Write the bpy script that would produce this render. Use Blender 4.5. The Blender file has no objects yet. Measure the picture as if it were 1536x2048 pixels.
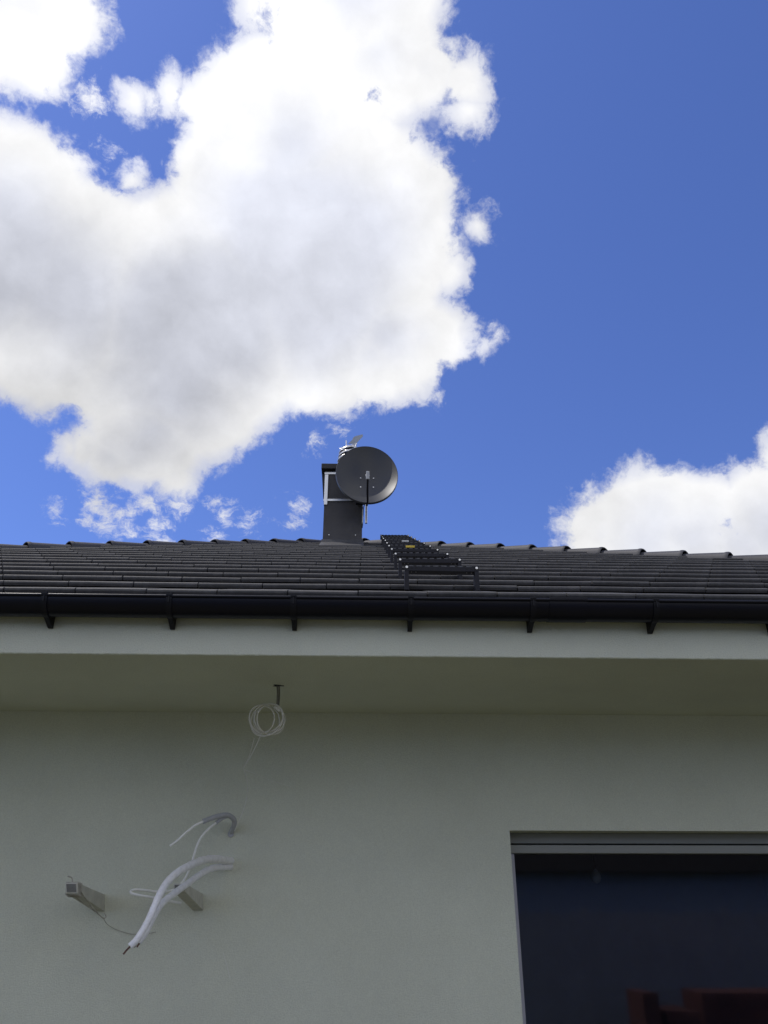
import bpy, math, random
from mathutils import Vector, Matrix

random.seed(7)
scene = bpy.context.scene
COL = scene.collection

# ------------------------------------------------------------------ camera
FPX = 1540.0                      # focal length in pixels of the 1536 x 2048 photograph
PITCH, YAW = math.radians(27.5), math.radians(1.6)
EYE = Vector((0, 0, 1.8))
cam_d = bpy.data.cameras.new('camera')
cam_d.sensor_fit = 'VERTICAL'
cam_d.sensor_height = 36.0
cam_d.lens = FPX / 2048 * 36.0
cam_d.clip_end = 5000
cam_d.clip_start = 0.05
cam = bpy.data.objects.new('camera', cam_d)
cam.location = EYE
cam.rotation_euler = (math.radians(90) + PITCH, 0, -YAW)
COL.objects.link(cam)
scene.camera = cam

FW = Vector((math.sin(YAW) * math.cos(PITCH), math.cos(YAW) * math.cos(PITCH), math.sin(PITCH)))
RT = Vector((math.cos(YAW), -math.sin(YAW), 0))
UP = RT.cross(FW)


def ray(px, py):
    return FW + RT * ((px - 768) / FPX) - UP * ((py - 1024) / FPX)


def P(px, py, Y):
    """point of the vertical plane y = Y seen at a pixel of the photograph"""
    d = ray(px, py)
    return EYE + d * ((Y - EYE.y) / d.y)


def PZ(px, py, Z):
    d = ray(px, py)
    return EYE + d * ((Z - EYE.z) / d.z)


# ------------------------------------------------------------------ world, sun, exposure
SUN_DIR = Vector((-0.43, 0.07, 0.90)).normalized()
SUN_EL = math.asin(SUN_DIR.z)
SUN_AZ = math.atan2(SUN_DIR.x, SUN_DIR.y)
SKY_STRENGTH = 0.12
SKY_TINT = (0.75, 0.85, 1.34)        # the phone's rendering of the clear sky: deeper blue
scene.view_settings.view_transform = 'Standard'
scene.view_settings.look = 'None'
scene.view_settings.exposure = 0.0
scene.view_settings.gamma = 1.0
scene.cycles.use_denoising = True
scene.cycles.max_bounces = 8
scene.cycles.transparent_max_bounces = 12
scene.cycles.sample_clamp_indirect = 6.0
scene.cycles.caustics_reflective = False
scene.cycles.caustics_refractive = False

# Clouds: (pixel x, pixel y, angular radius in mrad) of the puffs that make up each cloud bank
PUFFS = [(624, 480, 175), (8, 528, 144), (-8, -40, 98), (688, -24, 109), (1584, 1072, 102), (344, 656, 160), (1304, 1096, 97),
         (-144, 32, 64), (776, 672, 91), (584, 280, 122), (304, 864, 79), (848, 144, 47), (120, -184, 44), (-152, 656, 68),
         (-128, -112, 68), (1664, 968, 62), (-152, 360, 64), (792, -168, 53), (1192, 1160, 59), (8, 440, 112), (560, -208, 35),
         (640, 600, 141), (136, 592, 143), (-216, 104, 34), (1720, 1184, 37), (936, 184, 26), (1392, 1096, 95), (184, 896, 31),
         (680, 472, 149), (1208, 1064, 57), (848, 672, 60), (64, -120, 68), (936, 232, 21), (256, 352, 16), (64, 88, 51),
         (664, -64, 96), (1560, 912, 28), (352, 744, 125), (960, 448, 15), (392, 200, 25), (104, 24, 53), (512, 8, 26),
         (344, 960, 31), (-32, 568, 125), (896, 536, 26), (1312, 1080, 94), (1488, 1104, 88), (416, 328, 42), (920, 160, 31),
         (232, 920, 39), (264, 198, 16), (300, 196, 12), (864, 368, 34), (345, 180, 20), (720, -80, 90), (760, 112, 81), (144, 896, 19),
         (-72, -32, 93), (408, 632, 154), (744, 712, 72), (128, 328, 29), (965, 700, 6), (985, 682, 4), (880, 795, 7)]
# thin shreds of vapour below and beside the banks
WISPS = [(120, 1025, 7), (200, 1005, 12), (225, 1012, 8), (185, 1045, 9), (215, 1055, 12), (260, 1040, 14), (300, 1015, 14),
         (310, 1060, 12), (325, 1080, 9), (355, 1010, 13), (440, 1010, 9), (455, 1035, 12), (495, 1055, 12), (430, 1070, 9),
         (590, 1020, 10), (605, 1005, 8), (578, 1058, 7), (628, 886, 9), (690, 858, 6), (185, 190, 10), (212, 285, 5)]
HOLES = [(522, 30, 10), (1460, 1060, 5), (748, 208, 4), (868, 262, 10), (940, 488, 8), (150, 845, 9)]

world = bpy.data.worlds.new('World')
scene.world = world
world.use_nodes = True
wn, wl = world.node_tree.nodes, world.node_tree.links
wn.clear()


def wnode(t, **kw):
    n = wn.new(t)
    for k, v in kw.items():
        setattr(n, k, v)
    return n


def wset(sock, v):
    if hasattr(v, 'is_linked') or isinstance(v, bpy.types.NodeSocket):
        wl.new(v, sock)
    else:
        sock.default_value = v


def wmath(op, a, b=0.0, c=0.0, clamp=False):
    n = wnode('ShaderNodeMath', operation=op, use_clamp=clamp)
    for s, v in zip(n.inputs, (a, b, c)):
        wset(s, v)
    return n.outputs[0]


def wvec(op, a, b=None, scale=None):
    n = wnode('ShaderNodeVectorMath', operation=op)
    wset(n.inputs[0], a)
    if b is not None:
        wset(n.inputs[1], b)
    if scale is not None:
        wset(n.inputs['Scale'], scale)
    return n.outputs['Value'] if op in ('DISTANCE', 'DOT_PRODUCT', 'LENGTH') else n.outputs[0]


def wnoise(vec, scale, detail, rough, lac=2.0, dist=0.0):
    n = wnode('ShaderNodeTexNoise')
    n.noise_dimensions = '3D'
    wset(n.inputs['Vector'], vec)
    n.inputs['Scale'].default_value = scale
    n.inputs['Detail'].default_value = detail
    n.inputs['Roughness'].default_value = rough
    n.inputs['Lacunarity'].default_value = lac
    n.inputs['Distortion'].default_value = dist
    return n


def wramp(v, a, b, c=0.0, d=1.0, smooth=True):
    n = wnode('ShaderNodeMapRange', interpolation_type='SMOOTHSTEP' if smooth else 'LINEAR')
    wset(n.inputs['Value'], v)
    for nm, x in zip(('From Min', 'From Max', 'To Min', 'To Max'), (a, b, c, d)):
        n.inputs[nm].default_value = x
    return n.outputs[0]


def wmix(f, a, b):
    n = wnode('ShaderNodeMix', data_type='RGBA')
    wset(n.inputs[0], f)
    wset(n.inputs[6], a)
    wset(n.inputs[7], b)
    return n.outputs[2]


sky = wnode('ShaderNodeTexSky', sky_type='NISHITA', sun_disc=False, sun_elevation=SUN_EL, sun_rotation=SUN_AZ % (2 * math.pi))
sky.altitude = 200
sky.air_density = 1.0
sky.dust_density = 0.35
sky.ozone_density = 3.0
geo_dir = wvec('NORMALIZE', wnode('ShaderNodeTexCoord').outputs['Generated'])
# soft billow warp of the direction, so that the puffs do not read as discs
warp = wvec('SUBTRACT', wnoise(geo_dir, 9.0, 5, 0.6).outputs['Color'], (0.5, 0.5, 0.5))
wdir = wvec('ADD', geo_dir, wvec('SCALE', warp, scale=0.05))


def puff_field(items):
    cur = None
    for px, py, r in items:
        d = wvec('DISTANCE', wdir, tuple(ray(px, py).normalized()))
        s = wmath('SUBTRACT', r * 0.001, d)
        cur = s if cur is None else wmath('MAXIMUM', cur, s)
    return cur


body = puff_field(PUFFS)
holes = puff_field(HOLES)
shreds = puff_field([(x, y, r + 2) for x, y, r in WISPS])
# beyond the frame the sky goes on with the same kind of broken cumulus
far = wramp(wvec('DISTANCE', geo_dir, tuple(FW)), 0.78, 0.95)
n_far = wmath('MULTIPLY_ADD', wnoise(geo_dir, 2.6, 4, 0.5).outputs['Fac'], 0.55, -0.55 * 0.48)
n_far = wmath('MULTIPLY_ADD', wmath('SUBTRACT', far, 1.0), 0.4, n_far)
shape = wmath('MAXIMUM', body, n_far)
n_edge = wmath('SUBTRACT', wnoise(geo_dir, 15.0, 9, 0.60, 2.1).outputs['Fac'], 0.5)
curl = wvec('SUBTRACT', wnoise(geo_dir, 26.0, 4, 0.6).outputs['Color'], (0.5, 0.5, 0.5))
cdir = wvec('ADD', wdir, wvec('SCALE', curl, scale=0.030))
n_mid = wmath('SUBTRACT', wnoise(cdir, 40.0, 8, 0.61, 2.15).outputs['Fac'], 0.5)
dens = wmath('MULTIPLY_ADD', n_edge, 0.060, wmath('ADD', shape, 0.005))
dens = wmath('MULTIPLY_ADD', n_mid, 0.046, dens)
# small wisps are thin and let the blue through; the big banks are opaque right up to a crisp rim
opac = wramp(shape, -0.002, 0.020, 0.70, 1.0)
alpha = wmath('MULTIPLY', wmath('POWER', wramp(dens, -0.007, 0.014), 1.1), opac)
n_str = wmath('SUBTRACT', wnoise(wvec('MULTIPLY', cdir, (1.0, 1.0, 1.7)), 34.0, 7, 0.66, 2.2).outputs['Fac'], 0.5)
d_w = wmath('MULTIPLY_ADD', n_str, 0.085, wmath('ADD', shreds, 0.003))
a_w = wmath('MULTIPLY', wramp(d_w, -0.004, 0.024), 0.85)
alpha = wmath('MAXIMUM', alpha, a_w)
tear = wramp(wmath('MULTIPLY_ADD', n_mid, 0.07, holes), -0.006, 0.012)
alpha = wmath('MULTIPLY', alpha, wmath('MULTIPLY_ADD', tear, -0.75, 1.0))
# optical thickness: the thick heart of a cloud lets less sunlight through than its rim
n_big = wmath('SUBTRACT', wnoise(geo_dir, 4.5, 3, 0.45).outputs['Fac'], 0.5)
n_lit0 = wnoise(wdir, 10.0, 5, 0.5).outputs['Fac']
n_lit = wnoise(wvec('ADD', wdir, tuple(SUN_DIR * 0.05)), 10.0, 5, 0.5).outputs['Fac']
relief = wmath('SUBTRACT', n_lit0, n_lit)
core = puff_field([(120, 690, 230), (330, 800, 150), (-60, 640, 210)])
thick = wramp(wmath('MULTIPLY_ADD', n_big, 0.16, core), -0.06, 0.15)
veil = wramp(wmath('MULTIPLY_ADD', n_big, 0.16, shape), 0.015, 0.11)
glow = wramp(wvec('DOT_PRODUCT', geo_dir, tuple(SUN_DIR)), 0.60, 0.95)
lum = wmath('MULTIPLY_ADD', veil, -0.17, 0.93)
lum = wmath('MULTIPLY_ADD', thick, -0.22, lum)
lum = wmath('MULTIPLY_ADD', glow, 0.15, lum)
lum = wmath('MULTIPLY_ADD', relief, 0.32, lum)
lum = wmath('MULTIPLY_ADD', n_mid, 0.09, lum)
lum = wmath('MULTIPLY_ADD', n_edge, 0.10, lum)
lum = wmath('MAXIMUM', lum, 0.40)
cloud_tint = wmix(veil, (1.0, 1.0, 1.01, 1), (0.95, 0.98, 1.10, 1))
cloud = wvec('SCALE', cloud_tint, scale=lum)
sky_c = wvec('MULTIPLY', wvec('SCALE', sky.outputs[0], scale=SKY_STRENGTH), SKY_TINT)
bg = wnode('ShaderNodeBackground')
wl.new(wmix(alpha, sky_c, cloud), bg.inputs['Color'])
bg.inputs['Strength'].default_value = 1.0
wout = wnode('ShaderNodeOutputWorld')
wl.new(bg.outputs[0], wout.inputs['Surface'])
world.cycles.sampling_method = 'MANUAL'
world.cycles.sample_map_resolution = 1024

sun_d = bpy.data.lights.new('sun', 'SUN')
sun_d.energy = 2.6
sun_d.angle = math.radians(0.53)
sun_d.color = (1.0, 0.95, 0.88)
sun = bpy.data.objects.new('sun', sun_d)
sun.rotation_euler = (-SUN_DIR).to_track_quat('-Z', 'Y').to_euler()
sun.location = SUN_DIR * 60
COL.objects.link(sun)


# ------------------------------------------------------------------ helpers
def mat(name, col, rough=0.6, metal=0.0, var=0.0, vscale=6.0, bump=0.0, bscale=60.0, bdist=0.01, spec=0.5, coat=0.0, rand=0.0,
        col2=None, detail=6.0, grain=0.0, gscale=200.0):
    m = bpy.data.materials.new(name)
    m.use_nodes = True
    nt = m.node_tree
    b = nt.nodes['Principled BSDF']
    b.inputs['Base Color'].default_value = (*col, 1)
    b.inputs['Roughness'].default_value = rough
    b.inputs['Metallic'].default_value = metal
    b.inputs['Specular IOR Level'].default_value = spec
    b.inputs['Coat Weight'].default_value = coat
    tc = nt.nodes.new('ShaderNodeTexCoord')
    src = tc.outputs['Object']
    if var or rand:
        n = nt.nodes.new('ShaderNodeTexNoise')
        n.inputs['Scale'].default_value = vscale
        n.inputs['Detail'].default_value = detail
        n.inputs['Roughness'].default_value = 0.6
        nt.links.new(src, n.inputs['Vector'])
        mr = nt.nodes.new('ShaderNodeMapRange')
        mr.inputs['From Min'].default_value = 0.3
        mr.inputs['From Max'].default_value = 0.7
        nt.links.new(n.outputs['Fac'], mr.inputs['Value'])
        mx = nt.nodes.new('ShaderNodeMix')
        mx.data_type = 'RGBA'
        c2 = col2 or tuple(c * (1 + var) for c in col)
        c1 = col if col2 else tuple(c * (1 - var) for c in col)
        mx.inputs[6].default_value = (*c1, 1)
        mx.inputs[7].default_value = (*c2, 1)
        nt.links.new(mr.outputs[0], mx.inputs[0])
        out = mx.outputs[2]
        if grain:
            ngr = nt.nodes.new('ShaderNodeTexNoise')
            ngr.inputs['Scale'].default_value = gscale
            ngr.inputs['Detail'].default_value = 3
            ngr.inputs['Roughness'].default_value = 0.7
            nt.links.new(src, ngr.inputs['Vector'])
            r3 = nt.nodes.new('ShaderNodeMapRange')
            r3.inputs['From Min'].default_value = 0.3
            r3.inputs['From Max'].default_value = 0.7
            r3.inputs['To Min'].default_value = 1 - grain
            r3.inputs['To Max'].default_value = 1 + grain
            nt.links.new(ngr.outputs['Fac'], r3.inputs['Value'])
            vg = nt.nodes.new('ShaderNodeVectorMath')
            vg.operation = 'SCALE'
            nt.links.new(out, vg.inputs[0])
            nt.links.new(r3.outputs[0], vg.inputs['Scale'])
            out = vg.outputs[0]
        if rand:
            oi = nt.nodes.new('ShaderNodeObjectInfo')
            r2 = nt.nodes.new('ShaderNodeMapRange')
            r2.inputs['To Min'].default_value = 1 - rand
            r2.inputs['To Max'].default_value = 1 + rand
            nt.links.new(oi.outputs['Random'], r2.inputs['Value'])
            vm = nt.nodes.new('ShaderNodeVectorMath')
            vm.operation = 'SCALE'
            nt.links.new(out, vm.inputs[0])
            nt.links.new(r2.outputs[0], vm.inputs['Scale'])
            out = vm.outputs[0]
        nt.links.new(out, b.inputs['Base Color'])
    if bump:
        n = nt.nodes.new('ShaderNodeTexNoise')
        n.inputs['Scale'].default_value = bscale
        n.inputs['Detail'].default_value = 5
        n.inputs['Roughness'].default_value = 0.65
        nt.links.new(src, n.inputs['Vector'])
        bp = nt.nodes.new('ShaderNodeBump')
        bp.inputs['Strength'].default_value = bump
        bp.inputs['Distance'].default_value = bdist
        nt.links.new(n.outputs['Fac'], bp.inputs['Height'])
        nt.links.new(bp.outputs[0], b.inputs['Normal'])
    return m


class MB:
    """collects shapes for one mesh object"""

    def __init__(self):
        self.v, self.f = [], []

    def add(self, vs, fs):
        o = len(self.v)
        self.v += [tuple(p) for p in vs]
        self.f += [tuple(i + o for i in q) for q in fs]
        return self

    def hexa(self, b, t):
        """b, t: four corners each, counter-clockwise seen from above"""
        return self.add(list(b) + list(t), [(3, 2, 1, 0), (4, 5, 6, 7), (0, 1, 5, 4), (1, 2, 6, 5), (2, 3, 7, 6), (3, 0, 4, 7)])

    def box(self, x0, x1, y0, y1, z0, z1):
        return self.hexa([(x0, y0, z0), (x1, y0, z0), (x1, y1, z0), (x0, y1, z0)],
                         [(x0, y0, z1), (x1, y0, z1), (x1, y1, z1), (x0, y1, z1)])

    def prism_x(self, yz, x0, x1):
        n = len(yz)
        vs = [(x0, y, z) for y, z in yz] + [(x1, y, z) for y, z in yz]
        fs = [tuple(range(n))[::-1], tuple(range(n, 2 * n))]
        fs += [(i, (i + 1) % n, n + (i + 1) % n, n + i) for i in range(n)]
        return self.add(vs, fs)

    def plate(self, pts, nrm):
        """polygon extruded along nrm"""
        n = len(pts)
        nrm = Vector(nrm)
        vs = [Vector(p) for p in pts] + [Vector(p) + nrm for p in pts]
        fs = [tuple(range(n))[::-1], tuple(range(n, 2 * n))]
        fs += [(i, (i + 1) % n, n + (i + 1) % n, n + i) for i in range(n)]
        return self.add(vs, fs)

    def tube(self, pts, r, n=10, smooth=4, caps=True, lump=0.0):
        pts = [Vector(p) for p in pts]
        if smooth and len(pts) > 2:
            out = []
            ext = [pts[0] * 2 - pts[1]] + pts + [pts[-1] * 2 - pts[-2]]
            for i in range(1, len(ext) - 2):
                a, b, c, d = ext[i - 1:i + 3]
                for k in range(smooth):
                    t = k / smooth
                    out.append(0.5 * ((2 * b) + (c - a) * t + (2 * a - 5 * b + 4 * c - d) * t * t + (3 * b - a - 3 * c + d) * t ** 3))
            out.append(pts[-1])
            pts = out
        m = len(pts)
        rs = r if isinstance(r, (list, tuple)) else None
        tan = [(pts[min(i + 1, m - 1)] - pts[max(i - 1, 0)]).normalized() for i in range(m)]
        ref = Vector((0, 0, 1)) if abs(tan[0].z) < 0.9 else Vector((1, 0, 0))
        u = tan[0].cross(ref).normalized()
        vs = []
        for i in range(m):
            u = (u - tan[i] * u.dot(tan[i])).normalized()
            w = tan[i].cross(u)
            rr = r if rs is None else rs[0] + (rs[1] - rs[0]) * i / (m - 1)
            if lump:
                rr *= 1 + random.uniform(-lump, lump)
            for k in range(n):
                a = 2 * math.pi * k / n
                vs.append(pts[i] + (u * math.cos(a) + w * math.sin(a)) * rr)
        fs = [(i * n + k, i * n + (k + 1) % n, (i + 1) * n + (k + 1) % n, (i + 1) * n + k) for i in range(m - 1) for k in range(n)]
        if caps:
            fs += [tuple(range(n))[::-1], tuple(range((m - 1) * n, m * n))]
        return self.add(vs, fs)

    def mesh(self, name, m, smooth=False, bevel=None):
        me = bpy.data.meshes.new(name)
        me.from_pydata(self.v, [], self.f)
        me.materials.append(m)
        if smooth:
            me.polygons.foreach_set('use_smooth', [True] * len(me.polygons))
        me.update()
        return me

    def build(self, name, m, parent=None, smooth=False, sharp=None, **tags):
        me = self.mesh(name, m, smooth)
        if smooth and sharp is not None:
            me.set_sharp_from_angle(angle=math.radians(sharp))
        return link(name, me, parent, **tags)


def link(name, data, parent=None, label=None, category=None, group=None, kind=None):
    o = bpy.data.objects.new(name, data)
    COL.objects.link(o)
    if parent is not None:
        o.parent = parent
        o.matrix_parent_inverse = Matrix.Identity(4)
        if parent.get('_base') is not None:
            pass
    for k, v in (('label', label), ('category', category), ('group', group), ('kind', kind)):
        if v:
            o[k] = v
    return o


def thing(name, label, category, group=None):
    return link(name, None, None, label, category, group)


def bevel(o, w, seg=2):
    md = o.modifiers.new('bevel', 'BEVEL')
    md.width = w
    md.segments = seg
    md.limit_method = 'ANGLE'
    return o


# ------------------------------------------------------------------ materials
M = {}
M['render'] = mat('wall_render', (0.69, 0.71, 0.592), 0.92, var=0.06, vscale=1.4, bump=0.9, bscale=150, bdist=0.005, spec=0.2, grain=0.085, gscale=190)
M['tile'] = mat('concrete_tile', (0.072, 0.070, 0.070), 0.70, spec=0.35, var=0.28, vscale=14, grain=0.16, gscale=60, bump=0.35, bscale=45, bdist=0.004, rand=0.15)
M['hip'] = mat('hip_tile', (0.050, 0.050, 0.057), 0.62, spec=0.35, var=0.2, vscale=6, bump=0.15, bscale=40, bdist=0.003, rand=0.12)
M['deck'] = mat('roof_deck', (0.018, 0.018, 0.02), 0.8, var=0.2)
M['gutter'] = mat('gutter_plastic', (0.0025, 0.0025, 0.0075), 0.35, spec=0.28, var=0.25, vscale=3, bump=0.03, bscale=8, bdist=0.01)
M['bracket'] = mat('bracket_plastic', (0.0035, 0.0035, 0.007), 0.5, spec=0.3, var=0.2, vscale=12)
M['chimney'] = mat('chimney_render', (0.100, 0.096, 0.098), 0.85, var=0.12, vscale=5, bump=0.5, bscale=160, bdist=0.004, spec=0.25)
M['flash'] = mat('flashing_metal', (0.060, 0.060, 0.066), 0.55, var=0.12, vscale=7)
M['cap'] = mat('chimney_cap', (0.022, 0.020, 0.021), 0.6, var=0.2, vscale=8, bump=0.2, bscale=60)
M['alu'] = mat('aluminium', (0.72, 0.73, 0.74), 0.38, 0.85, var=0.07, vscale=15)
M['zinc'] = mat('zinc', (0.62, 0.62, 0.62), 0.28, 1.0, var=0.1, vscale=10)
M['dish'] = mat('dish_paint', (0.019, 0.021, 0.026), 0.43, spec=0.6, var=0.08, vscale=5, coat=0.0)
M['rim'] = mat('dish_rim', (0.045, 0.047, 0.052), 0.4, var=0.08)
M['lnb'] = mat('lnb_plastic', (0.55, 0.56, 0.57), 0.5, var=0.06, vscale=20)
M['black'] = mat('black_powder_coat', (0.006, 0.006, 0.012), 0.45, spec=0.3, var=0.25, vscale=25, bump=0.1, bscale=200, bdist=0.002)
M['vane'] = mat('vane_sheet', (0.30, 0.33, 0.38), 0.42, 0.5, var=0.08, vscale=12)
M['teeth'] = mat('pale_teeth', (0.10, 0.10, 0.11), 0.45, 0.3, var=0.5, vscale=90)  # serration teeth, paler grey than the tread
M['bolt'] = mat('bolt_steel', (0.78, 0.78, 0.76), 0.3, 0.7, var=0.1, vscale=60)
M['yellow'] = mat('sticker_yellow', (0.72, 0.52, 0.05), 0.5, var=0.06, vscale=40)
M['white'] = mat('sticker_white', (0.62, 0.62, 0.58), 0.5, var=0.06, vscale=40)
M['frame'] = mat('window_frame', (0.27, 0.28, 0.265), 0.55, var=0.04, vscale=5)
M['rail'] = mat('window_rail', (0.42, 0.42, 0.50), 0.45, var=0.04, vscale=5)
M['stub'] = mat('stub_paint', (0.56, 0.55, 0.48), 0.7, var=0.14, vscale=18, bump=0.2, bscale=120, bdist=0.003)
M['stubend'] = mat('stub_end', (0.16, 0.16, 0.145), 0.8, var=0.2, vscale=40)
M['sheath'] = mat('cable_sheath', (0.90, 0.90, 0.92), 0.36, var=0.12, vscale=40, bump=0.8, bscale=70, bdist=0.006)
M['conduit'] = mat('conduit_grey', (0.44, 0.45, 0.48), 0.55, var=0.10, vscale=30, bump=0.3, bscale=70, bdist=0.003)
M['wire'] = mat('wire_white', (0.90, 0.90, 0.86), 0.32, var=0.04, vscale=30)
M['copper'] = mat('copper', (0.13, 0.065, 0.05), 0.6, 0.3, var=0.3, vscale=80)
M['lead'] = mat('lead_grey', (0.22, 0.21, 0.18), 0.6, var=0.2, vscale=30)
M['oldwire'] = mat('coil_wire', (0.74, 0.72, 0.64), 0.55, var=0.1, vscale=30)
M['dark'] = mat('dark_hole', (0.02, 0.018, 0.016), 0.9, var=0.3)
M['thread'] = mat('thread', (0.80, 0.80, 0.77), 0.8, var=0.1, vscale=40)
M['twine'] = mat('twine', (0.42, 0.40, 0.34), 0.9, var=0.3, vscale=40)
M['room'] = mat('room_plaster', (0.20, 0.215, 0.25), 0.9, var=0.05)
M['floor'] = mat('room_floor', (0.16, 0.13, 0.11), 0.6, var=0.1)
M['bulb'] = mat('bulb_glass', (0.8, 0.8, 0.8), 0.2, var=0.05)
M['brick'] = mat('red_brick', (0.19, 0.075, 0.06), 0.85, var=0.25, vscale=8, rand=0.25)
M['sand'] = mat('yard_sand', (0.105, 0.100, 0.062), 0.95, var=0.18, vscale=1.2, bump=0.5, bscale=20, bdist=0.03)
M['wood'] = mat('pallet_wood', (0.28, 0.20, 0.12), 0.8, var=0.2, vscale=10)
M['plaster_grey'] = mat('neighbour_render', (0.50, 0.53, 0.62), 0.9, var=0.06, vscale=2)
M['concrete'] = mat('fence_concrete', (0.46, 0.47, 0.52), 0.9, var=0.08, vscale=3)
M['roof_dark'] = mat('neighbour_tiles', (0.025, 0.022, 0.022), 0.8, spec=0.2, var=0.3, vscale=5)
M['grass'] = mat('ground_earth_and_grass', (0.040, 0.052, 0.020), 0.95, col2=(0.075, 0.075, 0.038), var=0.3, vscale=0.8, bump=0.6,
                 bscale=14, bdist=0.05, detail=10)

# window glass: clear pane with a mirror-like reflection that grows towards grazing angles
g = bpy.data.materials.new('window_glass')
g.use_nodes = True
gn = g.node_tree
gn.nodes.clear()
tr = gn.nodes.new('ShaderNodeBsdfTransparent')
tr.inputs[0].default_value = (0.55, 0.60, 0.66, 1)
gl = gn.nodes.new('ShaderNodeBsdfGlossy')
gl.inputs['Color'].default_value = (0.90, 0.93, 1.0, 1)
gl.inputs['Roughness'].default_value = 0.035
fr = gn.nodes.new('ShaderNodeFresnel')
fr.inputs[0].default_value = 1.80
tcg = gn.nodes.new('ShaderNodeTexCoord')
ng = gn.nodes.new('ShaderNodeTexNoise')
ng.inputs['Scale'].default_value = 1.6
bg_ = gn.nodes.new('ShaderNodeBump')
bg_.inputs['Strength'].default_value = 0.02
bg_.inputs['Distance'].default_value = 0.02
gn.links.new(tcg.outputs['Object'], ng.inputs['Vector'])
gn.links.new(ng.outputs['Fac'], bg_.inputs['Height'])
gn.links.new(bg_.outputs[0], gl.inputs['Normal'])
mx = gn.nodes.new('ShaderNodeMixShader')
gn.links.new(fr.outputs[0], mx.inputs[0])
gn.links.new(tr.outputs[0], mx.inputs[1])
gn.links.new(gl.outputs[0], mx.inputs[2])
go = gn.nodes.new('ShaderNodeOutputMaterial')
gn.links.new(mx.outputs[0], go.inputs['Surface'])
M['glass'] = g

# ------------------------------------------------------------------ ground
gb = MB()
S = 1500
N = 24
vs = [(-S + 2 * S * i / N, -S + 2 * S * j / N, 0.0) for j in range(N + 1) for i in range(N + 1)]
gb.add(vs, [(j * (N + 1) + i, j * (N + 1) + i + 1, (j + 1) * (N + 1) + i + 1, (j + 1) * (N + 1) + i) for j in range(N) for i in range(N)])
gb.build('ground', M['grass'], kind='structure', label='rough ground of grass and bare sandy earth')

yb = MB()  # sand sheet added out of view to bounce light onto the soffit
vs = [(-9 + 18 * i / 12, -4.2 + 8.4 * j / 8 + (0.25 * math.sin(i * 1.7) if j == 0 else 0), 0.004) for j in range(9) for i in range(13)]
yb.add(vs, [(j * 13 + i, j * 13 + i + 1, (j + 1) * 13 + i + 1, (j + 1) * 13 + i) for j in range(8) for i in range(12)])
yb.build('yard', M['sand'], kind='structure', label='added, unseen sandy yard in front of the house')

# ------------------------------------------------------------------ house: key measures
F_Y = 3.30                                         # face of the fascia
Z_SOF = P(768, 1313, F_Y).z                        # underside of the eave
W_Y = PZ(768, 1427, Z_SOF).y                       # face of the wall
EAVE_Y = 3.21                                      # front edge of the first tile course
Z_EAVE = P(768, 1196.0, EAVE_Y).z                  # bottom of the first tile butts
APEX_Y = 9.10
APEX_X = P(700, 1083, APEX_Y).x
Z_APEX = P(700, 1086.5, APEX_Y).z
TS = (Z_APEX - Z_EAVE) / (APEX_Y - EAVE_Y)         # slope of the roof
SA = math.atan(TS)
HIP = 0.80                                         # plan direction of the hips: dy per dx
HALF_X = (APEX_Y - EAVE_Y) / HIP
XL, XR = APEX_X - HALF_X, APEX_X + HALF_X
BACK_Y = APEX_Y + (APEX_Y - EAVE_Y)
GAUGE, TW = 0.330, 0.311


def roof_z(y):
    return Z_EAVE + (y - EAVE_Y) * TS


house = thing('house', 'pale rendered single-storey house under a dark tiled hip roof', 'house')

# wall with window opening
wx0 = P(1019, 1661, W_Y).x
wz1 = P(1019, 1661, W_Y).z
wx1, wz0 = wx0 + 2.7, 0.35
hx0, hx1, hy1 = XL + 1.15, XR - 1.15, BACK_Y - 1.15
WT = 0.34
wb = MB()
zt = Z_SOF + 0.02
for y, flip in ((W_Y, False), (W_Y + WT, True)):
    vs = [(hx0, y, -0.2), (hx1, y, -0.2), (hx1, y, zt), (hx0, y, zt), (wx0, y, wz0), (wx1, y, wz0), (wx1, y, wz1), (wx0, y, wz1)]
    fs = [(0, 1, 5, 4), (1, 2, 6, 5), (2, 3, 7, 6), (3, 0, 4, 7)]
    wb.add(vs, [q[::-1] for q in fs] if flip else fs)
wb.add([(wx0, W_Y, wz0), (wx1, W_Y, wz0), (wx1, W_Y, wz1), (wx0, W_Y, wz1), (wx0, W_Y + WT, wz0), (wx1, W_Y + WT, wz0), (wx1, W_Y + WT, wz1),
        (wx0, W_Y + WT, wz1)], [(0, 1, 5, 4), (1, 2, 6, 5), (2, 3, 7, 6), (3, 0, 4, 7)])
wb.box(hx0, hx0 + 0.3, W_Y + WT, hy1, -0.2, zt)
wb.box(hx1 - 0.3, hx1, W_Y + WT, hy1, -0.2, zt)
wb.box(hx0 + 0.3, hx1 - 0.3, hy1 - 0.3, hy1, -0.2, zt)
wb.build('wall', M['render'], house)

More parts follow.
